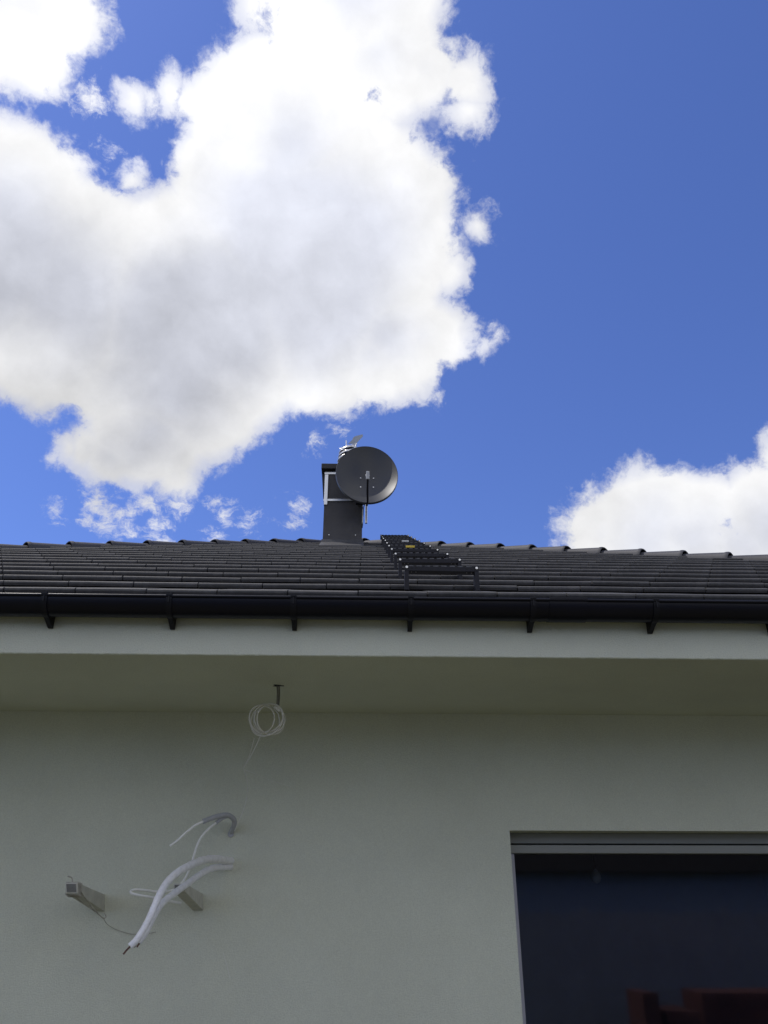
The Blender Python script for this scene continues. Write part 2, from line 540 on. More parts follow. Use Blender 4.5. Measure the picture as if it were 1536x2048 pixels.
# boxed eave: soffit and fascia are one rendered box; the arris is slightly uneven
fxl, fxr = XL + 0.09, XR - 0.09
fb = MB()
NX = 900
z_ft = Z_EAVE - 0.012
vs, fs = [], []
for i in range(NX + 1):
    x = fxl + (fxr - fxl) * i / NX
    e = random.uniform(-0.0007, 0.0007)
    vs += [(x, F_Y, z_ft), (x, F_Y + random.uniform(-0.0004, 0.0004), Z_SOF + 0.004 + e), (x, F_Y + 0.004, Z_SOF + e), (x, F_Y + 0.045, Z_SOF)]
for i in range(NX):
    for k in range(3):
        a = i * 4 + k
        fs.append((a, a + 1, a + 5, a + 4))
fb.add(vs, [q[::-1] for q in fs])
fb.build('fascia', M['render'], house, smooth=True, sharp=30)
sb = MB()
sb.add([(fxl, F_Y + 0.045, Z_SOF), (fxr, F_Y + 0.045, Z_SOF), (hx1 + 0.0, W_Y, Z_SOF), (hx0, W_Y, Z_SOF)], [(3, 2, 1, 0)])
by = BACK_Y - 0.09
sb.add([(fxl, F_Y, Z_SOF), (hx0, W_Y, Z_SOF), (hx0, hy1, Z_SOF), (fxl, by, Z_SOF)], [(0, 1, 2, 3)])
sb.add([(fxr, F_Y, Z_SOF), (hx1, W_Y, Z_SOF), (hx1, hy1, Z_SOF), (fxr, by, Z_SOF)], [(3, 2, 1, 0)])
sb.add([(fxl, by, Z_SOF), (hx0, hy1, Z_SOF), (hx1, hy1, Z_SOF), (fxr, by, Z_SOF)], [(0, 1, 2, 3)])
sb.build('soffit', M['render'], house)
eb = MB()
eb.box(fxl - 0.001, fxl + 0.02, F_Y + 0.06, by, Z_SOF + 0.002, z_ft)
eb.box(fxr - 0.02, fxr + 0.001, F_Y + 0.06, by, Z_SOF + 0.002, z_ft)
eb.box(fxl + 0.03, fxr - 0.03, by - 0.02, by + 0.001, Z_SOF + 0.002, z_ft)
eb.build('rear_fascia', M['render'], house)

# roof deck (pyramid), everything else of the roof hangs on it
dk = MB()
dz = -0.012
e0 = Z_EAVE + dz
dk.add([(XL + 0.05, EAVE_Y + 0.04, e0 + 0.02), (XR - 0.05, EAVE_Y + 0.04, e0 + 0.02), (XR - 0.05, BACK_Y - 0.04, e0 + 0.02),
        (XL + 0.05, BACK_Y - 0.04, e0 + 0.02), (APEX_X, APEX_Y, Z_APEX + dz)],
       [(0, 1, 4), (1, 2, 4), (2, 3, 4), (3, 0, 4), (3, 2, 1, 0)])
roof = dk.build('roof', M['deck'], house)

# tile profile in the slope frame: (along slope, above slope)
PROF = [(0.0, 0.0075), (-0.001, 0.019), (0.003, 0.026), (0.010, 0.0295), (0.020, 0.0290), (0.39, -0.0050), (0.39, -0.020), (0.02, -0.002)]
cs, sn = math.cos(SA), math.sin(SA)


def slope_pt(x, s, n):
    return (x, EAVE_Y + s * cs - n * sn, Z_EAVE + s * sn + n * cs)


def tile_geo(xl0, xr0, xl1, xr1):
    """tile in its own frame (origin front middle); limits at the front and at the back edge"""
    vs = []
    for side in (0, 1):
        for s, n in PROF:
            t = max(0.0, s) / 0.39
            x = (xl0 + (xl1 - xl0) * t) if side == 0 else (xr0 + (xr1 - xr0) * t)
            vs.append((x, s * cs - n * sn, s * sn + n * cs))
    n = len(PROF)
    fs = [(i, (i + 1) % n, n + (i + 1) % n, n + i) for i in range(n)] + [tuple(range(n))[::-1], tuple(range(n, 2 * n))]
    return vs, [q[::-1] for q in fs]


def tile_mesh(name, *lim):
    b = MB()
    b.add(*tile_geo(*lim))
    return b.mesh(name, M['tile'])


full_tiles = []
for k in range(3):
    h = TW / 2 - 0.0022 - 0.0006 * k
    b = MB()
    v, f_ = tile_geo(-h, h, -h, h)
    b.add(v, f_)
    full_tiles.append(b.mesh('roof_tile', M['tile']))

x_ref = P(135.4, 1179, EAVE_Y + GAUGE * cs).x
tiles = []
K = int((APEX_Y - EAVE_Y) / cs / GAUGE) + 1
for k in range(K):
    s = k * GAUGE
    y = EAVE_Y + s * cs
    half = (APEX_Y - y) / HIP
    half_b = (APEX_Y - (y + 0.39 * cs)) / HIP
    off = x_ref + (0 if k % 2 else TW / 2)
    n0 = math.floor((APEX_X - half - off) / TW) - 1
    for i in range(n0, n0 + int(2 * half / TW) + 4):
        xc = off + (i + 0.5) * TW
        l, r = xc - TW / 2 + 0.0022, xc + TW / 2 - 0.0022
        a0, a1, c0, c1 = APEX_X - half, APEX_X + half, APEX_X - max(half_b, 0), APEX_X + max(half_b, 0)
        if r <= a0 + 0.03 or l >= a1 - 0.03:
            continue
        cut = l < c0 or r > c1
        lim = None
        if cut:
            lim = (max(l, a0) - xc, min(r, a1) - xc, max(l, c0) - xc, min(r, c1) - xc)
            if lim[3] - lim[2] < 0.01:
                mid = min(max((lim[2] + lim[3]) / 2, lim[0]), lim[1])
                lim = (lim[0], lim[1], mid - 0.005, mid + 0.005)
        p = Vector(slope_pt(xc, s, 0))
        d = p - EYE
        zc = d.dot(FW)
        px = 768 + FPX * d.dot(RT) / zc
        seen = -160 < px < 1536 + 160
        tiles.append((zc if seen else 1e3 + abs(px), xc, s, lim))
tiles.sort(key=lambda t: t[0])
rest = MB()
for n, (zc, xc, s, lim) in enumerate(tiles):
    jn = random.uniform(-0.0012, 0.0016)
    js = random.uniform(-0.003, 0.003)
    loc = slope_pt(xc, s + js, jn)
    rot = (random.uniform(-0.003, 0.003), random.uniform(-0.007, 0.007), random.uniform(-0.003, 0.003))
    if n < 300:
        me = tile_mesh('roof_tile', *lim) if lim else random.choice(full_tiles)
        o = link('roof_tile', me, roof)
        o.location = loc
        o.rotation_euler = rot
    else:
        h = TW / 2 - 0.0022
        v, f_ = tile_geo(*(lim or (-h, h, -h, h)))
        rest.add([Vector(q) + Vector(loc) for q in v], f_)
rest.build('far_roof_tiles', M['tile'], roof, kind='stuff')

# hip tiles: tapered half-round tiles lapping downhill
def hip_mesh():
    vs, fs = [], []
    n = 12
    prof = [(0.0, 0.115, 0.083, 0.0), (0.0, 0.124, 0.092, 0.0), (0.012, 0.126, 0.0945, 0.0), (0.034, 0.124, 0.093, 0.0),
            (0.048, 0.118, 0.088, 0.0), (0.43, 0.100, 0.071, 0.0), (0.43, 0.088, 0.058, 0.0)]
    for (yy, w, h, _) in prof:
        for k in range(n + 1):
            a = math.pi * k / n
            ca, sa = math.cos(a), math.sin(a)
            # slightly flattened crown
            vs.append((w * math.copysign(abs(ca) ** 0.85, ca), -yy, -0.046 + h * sa ** 0.8 if sa > 1e-9 else -0.046))
    for j in range(len(prof) - 1):
        for k in range(n):
            a = j * (n + 1) + k
            fs.append((a, a + 1, a + n + 2, a + n + 1))
    b = MB()
    b.add(vs, fs)
    me = b.mesh('hip_tile', M['hip'], True)
    me.set_sharp_from_angle(angle=math.radians(38))
    return me


HM = hip_mesh()
for sgn in (-1, 1):
    dwn = Vector((sgn, -HIP, -HIP * TS)).normalized()
    side = dwn.cross(Vector((0, 0, 1))).normalized()
    nz = side.cross(dwn).normalized()
    rot = Matrix((side, dwn, nz)).transposed()
    L = (Vector((XL if sgn < 0 else XR, EAVE_Y, Z_EAVE)) - Vector((APEX_X, APEX_Y, Z_APEX))).length
    n = int(L / 0.402)
    for i in range(n):
        dist = 0.25 + 0.402 * (i + 0.45 if sgn < 0 else i + 0.12)
        p = Vector((APEX_X, APEX_Y, Z_APEX)) + dwn * dist + nz * 0.022
        o = link('hip_tile', HM, roof)
        tilt = Matrix.Rotation(math.radians(2.2) + random.uniform(-0.006, 0.006), 3, 'X') @ Matrix.Rotation(random.uniform(-0.012, 0.012), 3, 'Z')
        o.matrix_local = Matrix.Translation(p) @ (rot @ tilt).to_4x4()

# window: shutter casing, frame, rails, panes
win = link('window', None, house)
fx0, fx1 = wx0 + 0.001, wx1 - 0.001
zA = P(1280, 1677, W_Y + 0.12).z
zB = P(1280, 1687.5, W_Y + 0.13).z
zC = P(1280, 1690.2, W_Y + 0.10).z
zD = P(1280, 1707, W_Y + 0.10).z
b = MB().box(fx0, fx1, W_Y + 0.13, W_Y + 0.25, zB, wz1 - 0.001)
bevel(b.build('shutter_box', M['frame'], win), 0.003)
b = MB().box(fx0, fx1, W_Y + 0.10, W_Y + 0.235, zD, zC)
bevel(b.build('top_frame', M['frame'], win), 0.004)
MB().box(fx0, fx1, W_Y + 0.22, W_Y + 0.236, zC + 0.0005, zB - 0.0005).build('slot', M['dark'], win)
for a, c in ((fx0, fx0 + 0.036), (fx1 - 0.05, fx1)):
    bevel(MB().box(a, c, W_Y + 0.115, W_Y + 0.20, wz0 + 0.001, zD - 0.0005).build('side_rail', M['rail'], win), 0.003)
MB().box(fx0 + 0.037, fx1 - 0.051, W_Y + 0.12, W_Y + 0.20, wz0 + 0.001, wz0 + 0.07).build('bottom_frame', M['frame'], win)
MB().box(wx0 - 0.02, wx1 + 0.02, W_Y - 0.03, W_Y + 0.115, wz0 - 0.03, wz0 - 0.001).build('window_sill', M['frame'], win)
gy = W_Y + 0.165
MB().add([(fx0 + 0.02, gy, wz0 + 0.06), (fx1 - 0.03, gy, wz0 + 0.06), (fx1 - 0.03, gy, zD + 0.01), (fx0 + 0.02, gy, zD + 0.01)], [(0, 1, 2, 3)]
         ).build('glass_pane', M['glass'], win)

# the dim room behind the glass
rm = MB()
rx0, rx1, ry0, ry1, rz0, rz1 = wx0 - 0.7, wx1 + 1.0, W_Y + WT + 0.004, W_Y + 5.0, 0.02, Z_SOF - 0.02
v = [(rx0, ry0, rz0), (rx1, ry0, rz0), (rx1, ry1, rz0), (rx0, ry1, rz0), (rx0, ry0, rz1), (rx1, ry0, rz1), (rx1, ry1, rz1), (rx0, ry1, rz1)]
rm.add(v, [(4, 5, 6, 7), (1, 2, 6, 5), (2, 3, 7, 6), (3, 0, 4, 7)])
rm.build('room_wall', M['room'], house)
MB().add(v[:4], [(0, 1, 2, 3)]).build('room_floor', M['floor'], house)

# chimney
CH_Y = 8.0
cl, cr = P(646.5, 1050, CH_Y).x, P(724, 1050, CH_Y).x
CD = 0.52
z_body = P(690, 942, CH_Y).z
zb = roof_z(CH_Y) - 0.3
cb = MB().box(cl, cr, CH_Y, CH_Y + CD, zb, z_body)
chim = cb.build('chimney', M['chimney'], house)
kl = P(642.6, 936, CH_Y - 0.055).x
capb = MB().box(kl, cr + (cl - kl), CH_Y - 0.055, CH_Y + CD + 0.055, z_body, P(650, 926.5, CH_Y - 0.055).z)
bevel(capb.build('chimney_cap', M['cap'], chim), 0.006)
# base flashing: apron flaring over the tiles
zf_t = P(690, 1079, CH_Y - 0.012).z
fl = MB()
zr = roof_z(CH_Y - 0.03)
q = 0.012
yf, yb_ = CH_Y - 0.014, CH_Y + CD + 0.014
fl.hexa([(cl - q - 0.02, yf - 0.02, zr + 0.015), (cr + q + 0.01, yf - 0.02, zr + 0.015), (cr + q + 0.01, yb_, roof_z(yb_) + 0.02), (cl - q - 0.02, yb_, roof_z(yb_) + 0.02)],
        [(cl - q, yf, zf_t), (cr + q, yf, zf_t), (cr + q, yb_, zf_t + 0.2), (cl - q, yb_, zf_t + 0.2)])
fl.build('base_flashing', M['flash'], chim)
ap = MB()
ap.hexa([(cl - 0.035, yf - 0.10, roof_z(yf - 0.10) + 0.018), (cr + 0.03, yf - 0.10, roof_z(yf - 0.10) + 0.018), (cr + 0.025, yf + 0.01, roof_z(yf) + 0.03), (cl - 0.03, yf + 0.01, roof_z(yf) + 0.03)],
        [(cl - 0.035, yf - 0.10, roof_z(yf - 0.10) + 0.030), (cr + 0.03, yf - 0.10, roof_z(yf - 0.10) + 0.030), (cr + q, yf + 0.01, roof_z(yf) + 0.075), (cl - q, yf + 0.01, roof_z(yf) + 0.075)])
ap.build('flashing_apron', M['flash'], chim)
for px, py in ((658, 1070), (711, 1070.5)):
    p = P(px, py, CH_Y)
    MB().tube([p + Vector((0, 0.004, 0)), p + Vector((0, -0.008, 0))], 0.0065, 8, 0).build('screw', M['bolt'], chim)
# dark strip hanging below the cap on the left flank
w = MB().plate([P(643.5, 943, CH_Y + 0.06), P(646.4, 996, CH_Y + 0.06), P(649, 996, CH_Y + 0.06), P(651, 943, CH_Y + 0.06)], (0, 0.35, 0))
w.build('side_cladding', M['cap'], chim)

# ------------------------------------------------------------------ rain gutter
gut = thing('rain_gutter', 'black half-round rain gutter running along the whole eave', 'gutter')
zl = P(768, 1196.5, F_Y - 0.135).z
GR, GC = 0.062, F_Y - 0.072
gm = MB()
nseg = 18
for x0, x1 in ((XL - 0.05, P(1136, 1200, F_Y - 0.13).x - 0.001), (P(1136, 1200, F_Y - 0.13).x + 0.001, XR + 0.05)):
    ring = []
    for k in range(nseg + 1):
        a = math.pi + math.pi * k / nseg
        ring.append((GC + GR * math.cos(a), zl + (GR + 0.014) * math.sin(a)))
    inner = [(GC + (y - GC) * 0.95, zl + (z - zl) * 0.95) for y, z in ring][::-1]
    gm.prism_x(ring + inner, x0, x1)
    gm.tube([(x0, GC - GR - 0.001, zl), (x1, GC - GR - 0.001, zl)], 0.0075, 10, 0)
gm.build('gutter_channel', M['gutter'], gut, smooth=True, sharp=40)


def band(x0, x1, extra, name, m, parent):
    """sleeve hugging the outside of the gutter"""
    ring = []
    for k in range(nseg + 1):
        a = math.pi + math.pi * k / nseg
        ring.append((GC + (GR + extra) * math.cos(a), zl + (GR + 0.014 + extra) * math.sin(a)))
    inn = [(GC + (GR + 0.0006) * math.cos(math.pi + math.pi * k / nseg), zl + (GR + 0.0146) * math.sin(math.pi + math.pi * k / nseg)) for k in range(nseg + 1)][::-1]
    b = MB()
    b.prism_x(ring + inn, x0, x1)
    yo = GC - GR - extra
    b.box(x0, x1, yo - 0.006, yo + 0.018, zl + 0.002, zl + 0.012)
    return b.build(name, m, parent, smooth=True, sharp=40)


band(P(1098, 1200, F_Y - 0.13).x, P(1174, 1200, F_Y - 0.13).x, 0.003, 'gutter_connector', M['gutter'], gut)
for px in (-158, 88, 338, 587, 822, 1066, 1311, 1556, 1800):
    x = P(px, 1197, F_Y - 0.135).x
    w_ = 0.0125
    br = band(x - w_, x + w_, 0.0055, 'bracket', M['bracket'], gut)
    zbt = zl - GR - 0.014
    z_foot = P(768, 1262, F_Y - 0.01).z
    MB().box(x - 0.0025, x + 0.0025, GC - GR - 0.0085, GC - GR - 0.0056, zl - 0.03, zl + 0.006).build('rib', M['bracket'], br)
    # gusset from the underside of the channel back to the fascia
    gs = MB().prism_x([(F_Y - 0.001, zl + 0.02), (F_Y - 0.001, z_foot), (F_Y - 0.012, z_foot - 0.001), (GC - 0.012, zbt - 0.001), (GC + 0.02, zbt - 0.0),
                       (GC + GR * 0.8, zl - GR * 0.75), (GC + GR + 0.001, zl)], x - 0.010, x + 0.010)
    gs.build('foot', M['bracket'], br)
# eave flashing between gutter and first tile course
MB().prism_x([(F_Y - 0.02, Z_EAVE - 0.004), (F_Y - 0.045, zl - 0.02), (F_Y - 0.042, zl - 0.022), (F_Y - 0.002, Z_EAVE - 0.04), (F_Y + 0.02, Z_EAVE - 0.003)],
             XL + 0.1, XR - 0.1).build('drip_edge', M['gutter'], gut)

# ------------------------------------------------------------------ roof steps
def make_step(name):
    t = link(name, None)
    Wd, H, dep = 0.360, 0.127, 0.034
    hw = Wd / 2
    tb = MB()
    tb.box(-hw + 0.002, hw - 0.002, -0.003, 0.0, H - 0.026, H - 0.003)         # front flange
    tb.box(-hw + 0.002, hw - 0.002, 0.0, dep, H - 0.026, H - 0.0235)           # underside
    tb.box(-hw + 0.002, hw - 0.002, dep, dep + 0.003, H - 0.026, H - 0.003)    # rear flange
    tb.build('tread', M['black'], t)
    tt = MB()
    n = 8
    for i in range(n):
        a = -hw + 0.018 + (Wd - 0.036) * i / n
        for y in (-0.0028, dep + 0.0002):
            tt.box(a, a + (Wd - 0.036) / n * 0.62, y, y + 0.0026, H - 0.003, H + 0.002)
    tt.build('serration', M['teeth'], t, kind='stuff')
    for x in (-hw + 0.034, -hw + 0.056, hw - 0.056, hw - 0.034):
        MB().tube([(x, -0.0035, H - 0.013), (x, -0.001, H - 0.013)], 0.0038, 8, 0).build('perforation', M['dark'], t)
        MB().tube([(x, 0.014, H - 0.0268), (x, 0.014, H - 0.0245)], 0.0026, 8, 0).build('rivet', M['bolt'], t)
    for s in (-1, 1):
        x0, x1 = sorted((s * hw, s * (hw - 0.020)))
        lg = MB()
        # side plate, narrower at the head, standing on the tiles which rise behind it
        lg.hexa([(x0, -0.005, -0.004), (x1, -0.005, -0.004), (x1, 0.06, 0.03 ), (x0, 0.06, 0.03)],
                [(x0, -0.005, H - 0.0265), (x1, -0.005, H - 0.0265), (x1, dep + 0.003, H - 0.0265), (x0, dep + 0.003, H - 0.0265)])
        lg.box(x0, x1, -0.006, -0.0032, H - 0.0266, H + 0.001)
        lg.box(x0 - 0.003, x1 + 0.003, -0.022, 0.006, -0.006, -0.002)
        lo = lg.build('leg', M['black'], t)
        p = ((x0 + x1) / 2, -0.006, H - 0.011)
        MB().tube([p, (p[0], p[1] - 0.006, p[2])], 0.0062, 10, 0).build('bolt', M['bolt'], t)
    return t


ORD = ['first', 'second', 'third', 'fourth', 'fifth', 'sixth', 'seventh', 'eighth', 'ninth', 'tenth']
proto = make_step('roof_step')
ch0 = list(proto.children)
for i in range(10):
    if i == 0:
        t = proto
    else:
        t = proto.copy()
        COL.objects.link(t)
        for c in ch0:
            d = c.copy()
            COL.objects.link(d)
            d.parent = t
    sy = 2 * i * GAUGE + 0.262
    xo = P(882.5, 1140, EAVE_Y + 0.24).x
    q = slope_pt(xo + random.uniform(-0.003, 0.003), sy, 0.0105)
    t.location = q
    t.rotation_euler = (random.uniform(-0.012, 0.012), random.uniform(-0.008, 0.008), random.uniform(-0.012, 0.012))
    extra = {0: ', nearest the gutter', 4: ', with a yellow sticker', 6: ', with a pale sticker', 9: ', topmost by the hip tiles'}.get(i, '')
    t['label'] = ORD[i] + ' black metal roof step counted up from the gutter' + extra
    t['category'] = 'roof step'
    t['group'] = 'roof steps climbing to the ridge'
    if i == 4:
        MB().box(-0.032, 0.042, -0.0062, -0.0036, 0.104, 0.122).build('sticker', M['yellow'], t)
    if i == 6:
        MB().box(-0.005, 0.065, -0.0062, -0.0036, 0.107, 0.122).build('sticker', M['white'], t)

# ------------------------------------------------------------------ satellite dish on its chimney mount
dish = thing('satellite_dish', 'round dark grey satellite dish strapped to the chimney', 'satellite dish')
# mounting frame round the chimney
yq = CH_Y - 0.012


def strap(name, pxa, pya, pxb, pyb, hpx, y0=None, th=0.009):
    y0 = y0 if y0 is not None else yq
    a, b_ = P(pxa, pya, y0), P(pxb, pyb, y0)
    h = hpx / 2 * (b_ - EYE).dot(FW) / FPX / math.cos(math.radians(3))
    pts = [(a.x, y0, a.z - h), (b_.x, y0, b_.z - h), (b_.x, y0, b_.z + h), (a.x, y0, a.z + h)]
    return MB().plate(pts, (0, th, 0)).build(name, M['alu'], dish)


strap('strap', 649.3, 946.3, 722.5, 945.8, 4.4)
strap('strap', 647, 999.6, 722.5, 999.8, 4.4)
for xa, xb in ((648.7, 655.6), (716.5, 723.2)):
    za, zb_ = P(652, 948.8, yq - 0.003), P(652, 1009, yq - 0.003)
    x0, x1 = P(xa, 980, yq - 0.003).x, P(xb, 980, yq - 0.003).x
    bevel(MB().box(x0, x1, yq - 0.004, yq + 0.008, zb_.z, za.z).build('corner_angle', M['alu'], dish), 0.002)
xr_ = P(725, 1000, CH_Y).x
zz = P(725, 999.8, CH_Y).z
MB().box(cr + 0.001, cr + 0.008, CH_Y - 0.01, CH_Y + CD, zz - 0.012, zz + 0.012).build('side_strap', M['alu'], dish)
zz2 = P(725, 946, CH_Y).z
MB().box(cr + 0.001, cr + 0.008, CH_Y - 0.01, CH_Y + CD, zz2 - 0.012, zz2 + 0.012).build('side_strap', M['alu'], dish)
# mast
MY = 7.94
pm0, pm1 = P(732.3, 1046.5, MY), P(731.6, 915, MY)
mr = 0.0125
mast = MB()
n = 16
ringv = []
for z in (pm0.z, pm1.z):
    for r_ in (mr * 1.12, mr * 0.86):
        for k in range(n):
            a = 2 * math.pi * k / n
            ringv.append((pm0.x + r_ * math.cos(a), MY + r_ * math.sin(a), z))
fs = []
for k in range(n):
    k2 = (k + 1) % n
    fs += [(k, k2, 2 * n + k2, 2 * n + k), (n + k2, n + k, 3 * n + k, 3 * n + k2), (k2, k, n + k, n + k2), (2 * n + k, 2 * n + k2, 3 * n + k2, 3 * n + k)]
mast.add(ringv, fs)
mast.build('mast', M['alu'], dish, smooth=True, sharp=40)
pb = P(722, 1004, CH_Y - 0.03)
bevel(MB().box(cr - 0.075, pm0.x + 0.005, CH_Y - 0.055, CH_Y - 0.017, pb.z - 0.035, pb.z + 0.008).build('mast_bracket', M['black'], dish), 0.003)
MB().box(cr - 0.04, pm0.x + 0.005, CH_Y - 0.05, CH_Y - 0.017, zz2 - 0.02, zz2 + 0.02).build('mast_bracket', M['black'], dish)

# reflector
DC = P(734, 947.5, 7.70)
az, el = math.radians(4), math.radians(12)
axis = Vector((math.sin(az) * math.cos(el), -math.cos(az) * math.cos(el), math.sin(el)))
hx = Vector((0, 0, 1)).cross(axis).normalized()          # image-right of the dish, seen from the front
hy = axis.cross(hx).normalized()
zc = (DC - EYE).dot(FW)
RX = 61 * zc / FPX * 1.005
RY = RX * 1.225
DEPTH = 0.110


def dpt(u, v, off=0.0):
    """u, v in -1..1 on the reflector; off along the axis"""
    r2 = u * u + v * v
    return DC + hx * (u * RX) + hy * (v * RY) + axis * (DEPTH * (r2 - 1) + off)


rf = MB()
NR, NA = 14, 56
vs, fs = [dpt(0, 0)], []
for i in range(1, NR + 1):
    for k in range(NA):
        a = 2 * math.pi * k / NA
        vs.append(dpt(i / NR * math.cos(a), i / NR * math.sin(a)))
fs = [(0, 1 + k, 1 + (k + 1) % NA) for k in range(NA)]
for i in range(NR - 1):
    for k in range(NA):
        a, b_ = 1 + i * NA + k, 1 + i * NA + (k + 1) % NA
        fs.append((a, a + NA, b_ + NA, b_))
o1 = len(vs)
vs.append(dpt(0, 0, -0.005))
for i in range(1, NR + 1):
    for k in range(NA):
        a = 2 * math.pi * k / NA
        vs.append(dpt(i / NR * math.cos(a), i / NR * math.sin(a), -0.005))
fs += [(o1, o1 + 1 + (k + 1) % NA, o1 + 1 + k) for k in range(NA)]
for i in range(NR - 1):
    for k in range(NA):
        a, b_ = o1 + 1 + i * NA + k, o1 + 1 + i * NA + (k + 1) % NA
        fs.append((b_, b_ + NA, a + NA, a))
rf.add(vs, fs)
refl = rf.build('reflector', M['dish'], dish, smooth=True, sharp=50)
# rolled rim turned back
rim = MB()
vs, fs = [], []
sec = [(1.0, 0.002), (1.012, 0.003), (1.020, -0.003), (1.020, -0.026), (1.012, -0.028), (1.0, -0.006)]
for k in range(NA):
    a = 2 * math.pi * k / NA
    for s_, o_ in sec:
        vs.append(DC + hx * (RX * s_ * math.cos(a)) + hy * (RY * s_ * math.sin(a)) + axis * o_)
m_ = len(sec)
for k in range(NA):
    for j in range(m_):
        fs.append((k * m_ + j, ((k + 1) % NA) * m_ + j, ((k + 1) % NA) * m_ + (j + 1) % m_, k * m_ + (j + 1) % m_))
rim.add(vs, fs)
rim.build('rim', M['rim'], refl, smooth=True, sharp=50)
def hit_dish(px, py):
    p = P(px, py, DC.y)
    for _ in range(12):
        d = p - DC
        u, v = d.dot(hx) / RX, d.dot(hy) / RY
        q = dpt(u, v)
        dr = ray(px, py)
        t = (q - EYE).dot(axis) / dr.dot(axis)
        p = EYE + dr * t
    return p


for px, py in ((721.3, 956.6), (747, 957), (721.2, 974.5), (746.8, 974.9)):
    p = hit_dish(px, py)
    MB().tube([p - axis * 0.003, p + axis * 0.006], 0.0075, 10, 0).build('bolt', M['bolt'], refl)
# feed arm from the lower rim to the receiver head
arm0 = dpt(0.0, -1.0, -0.02)
FOC = P(735.5, 951, DC.y - 0.42)
armv = [arm0 - axis * 0.03, arm0 + axis * 0.06 - hy * 0.012, arm0.lerp(FOC, 0.55) - hy * 0.015, FOC - hy * 0.045]
MB().tube(armv, 0.012, 8, 5).build('feed_arm', M['black'], dish, smooth=True, sharp=50)
ld = (dpt(0, -0.1) - FOC).normalized()
lu = (Vector((0, 0, 1)) - ld * ld.z).normalized()
lr = ld.cross(lu)
lb = MB()


def lp(a, b_, c):
    return FOC + lr * a + lu * b_ + ld * c


lb.hexa([lp(-0.019, -0.045, -0.04), lp(0.019, -0.045, -0.04), lp(0.019, -0.045, 0.025), lp(-0.019, -0.045, 0.025)],
        [lp(-0.016, 0.045, -0.03), lp(0.016, 0.045, -0.03), lp(0.016, 0.045, 0.025), lp(-0.016, 0.045, 0.025)])
lnb = bevel(lb.build('receiver_head', M['lnb'], dish), 0.006)
MB().tube([lp(0, 0.012, 0.02), lp(0, 0.012, 0.055), lp(0, 0.012, 0.085)], [0.017, 0.024], 14, 0).build('feed_horn', M['lnb'], dish, smooth=True, sharp=40)
MB().tube([lp(-0.008, -0.05, -0.01), lp(-0.008, -0.043, -0.01)], 0.005, 8, 0).build('connector', M['dark'], dish)
# back plate and clamp to the mast
bk = dpt(0, -0.18, -0.02)
bp_ = MB()
bp_.hexa([bk - hx * 0.09 - hy * 0.08, bk + hx * 0.09 - hy * 0.08, bk + hx * 0.09 - hy * 0.08 - axis * 0.05, bk - hx * 0.09 - hy * 0.08 - axis * 0.05],
         [bk - hx * 0.09 + hy * 0.08, bk + hx * 0.09 + hy * 0.08, bk + hx * 0.09 + hy * 0.08 - axis * 0.05, bk - hx * 0.09 + hy * 0.08 - axis * 0.05])
bp_.build('back_plate', M['black'], dish)
MB().box(pm0.x - 0.025, pm0.x + 0.025, bk.y + 0.03, MY + 0.02, bk.z - 0.04, bk.z + 0.04).build('mast_clamp', M['black'], dish)
# aerial lead running down the chimney flank
lead = [P(735, 1004, MY - 0.01), P(728, 1012, MY + 0.02), P(726.2, 1030, MY + 0.05), P(725.5, 1046, MY + 0.06), P(724.4, 1056, CH_Y - 0.003)]
MB().tube(lead, 0.005, 8, 4).build('aerial_lead', M['black'], dish, smooth=True)
MB().tube([P(725.6, 1011, CH_Y - 0.01), P(725.2, 1035, CH_Y - 0.01), P(724.6, 1048, CH_Y - 0.005)], 0.0045, 8, 3).build('earth_wire', M['alu'], dish, smooth=True)

# ------------------------------------------------------------------ rotating chimney cowl with wind vane
cowl = thing('chimney_cowl', 'shiny ribbed metal wind cowl with vane on the chimney top', 'chimney cowl')
KY = CH_Y + 0.27
z_top = P(650, 926.5, CH_Y - 0.055).z
kc = P(697.5, 905, KY)
rr = 0.138
px_m = (kc - EYE).dot(FW) / FPX
MB().tube([(kc.x, KY, z_top - 0.002), (kc.x, KY, kc.z - 0.05)], 0.085, 20, 0).build('neck', M['zinc'], cowl, smooth=True, sharp=40)
for i in range(4):
    zc_ = P(697, 925 - 8.2 * i, KY).z
    rb = MB()
    vs, fs = [], []
    n = 20
    ang0, ang1 = math.radians(35), math.radians(325)
    tilt = 0.10 + 0.05 * i
    shr = 1.0 - 0.055 * max(0, i - 1)
    for k in range(n + 1):
        a = math.radians(180) + (ang0 - math.radians(180)) + (ang1 - ang0) * k / n
        for r_, dz_ in ((rr * shr, -0.030), (rr * shr * 1.02, -0.016), (rr * shr * 0.93, 0.004), (rr * shr * 0.72, 0.020), (rr * shr * 0.70, 0.017), (rr * shr * 0.91, 0.0), (rr * shr * 0.985, -0.030)):
            x_, y_ = r_ * math.cos(a), r_ * math.sin(a)
            vs.append((kc.x + x_, KY + y_, zc_ + dz_ + tilt * x_))
    m_ = 7
    for k in range(n):
        for j in range(m_):
            fs.append((k * m_ + j, (k + 1) * m_ + j, (k + 1) * m_ + (j + 1) % m_, k * m_ + (j + 1) % m_))
    fs += [tuple(range(m_)), tuple(range(n * m_, (n + 1) * m_))[::-1]]
    rb.add(vs, fs)
    rb.build('cowl_rib', M['zinc'], cowl, smooth=True, sharp=45)
# inner drum so that the ribs do not float
MB().tube([(kc.x, KY, kc.z - 0.06), (kc.x + 0.01, KY, P(697, 899, KY).z)], 0.1, 20, 0).build('inner_drum', M['cap'], cowl, smooth=True, sharp=40)
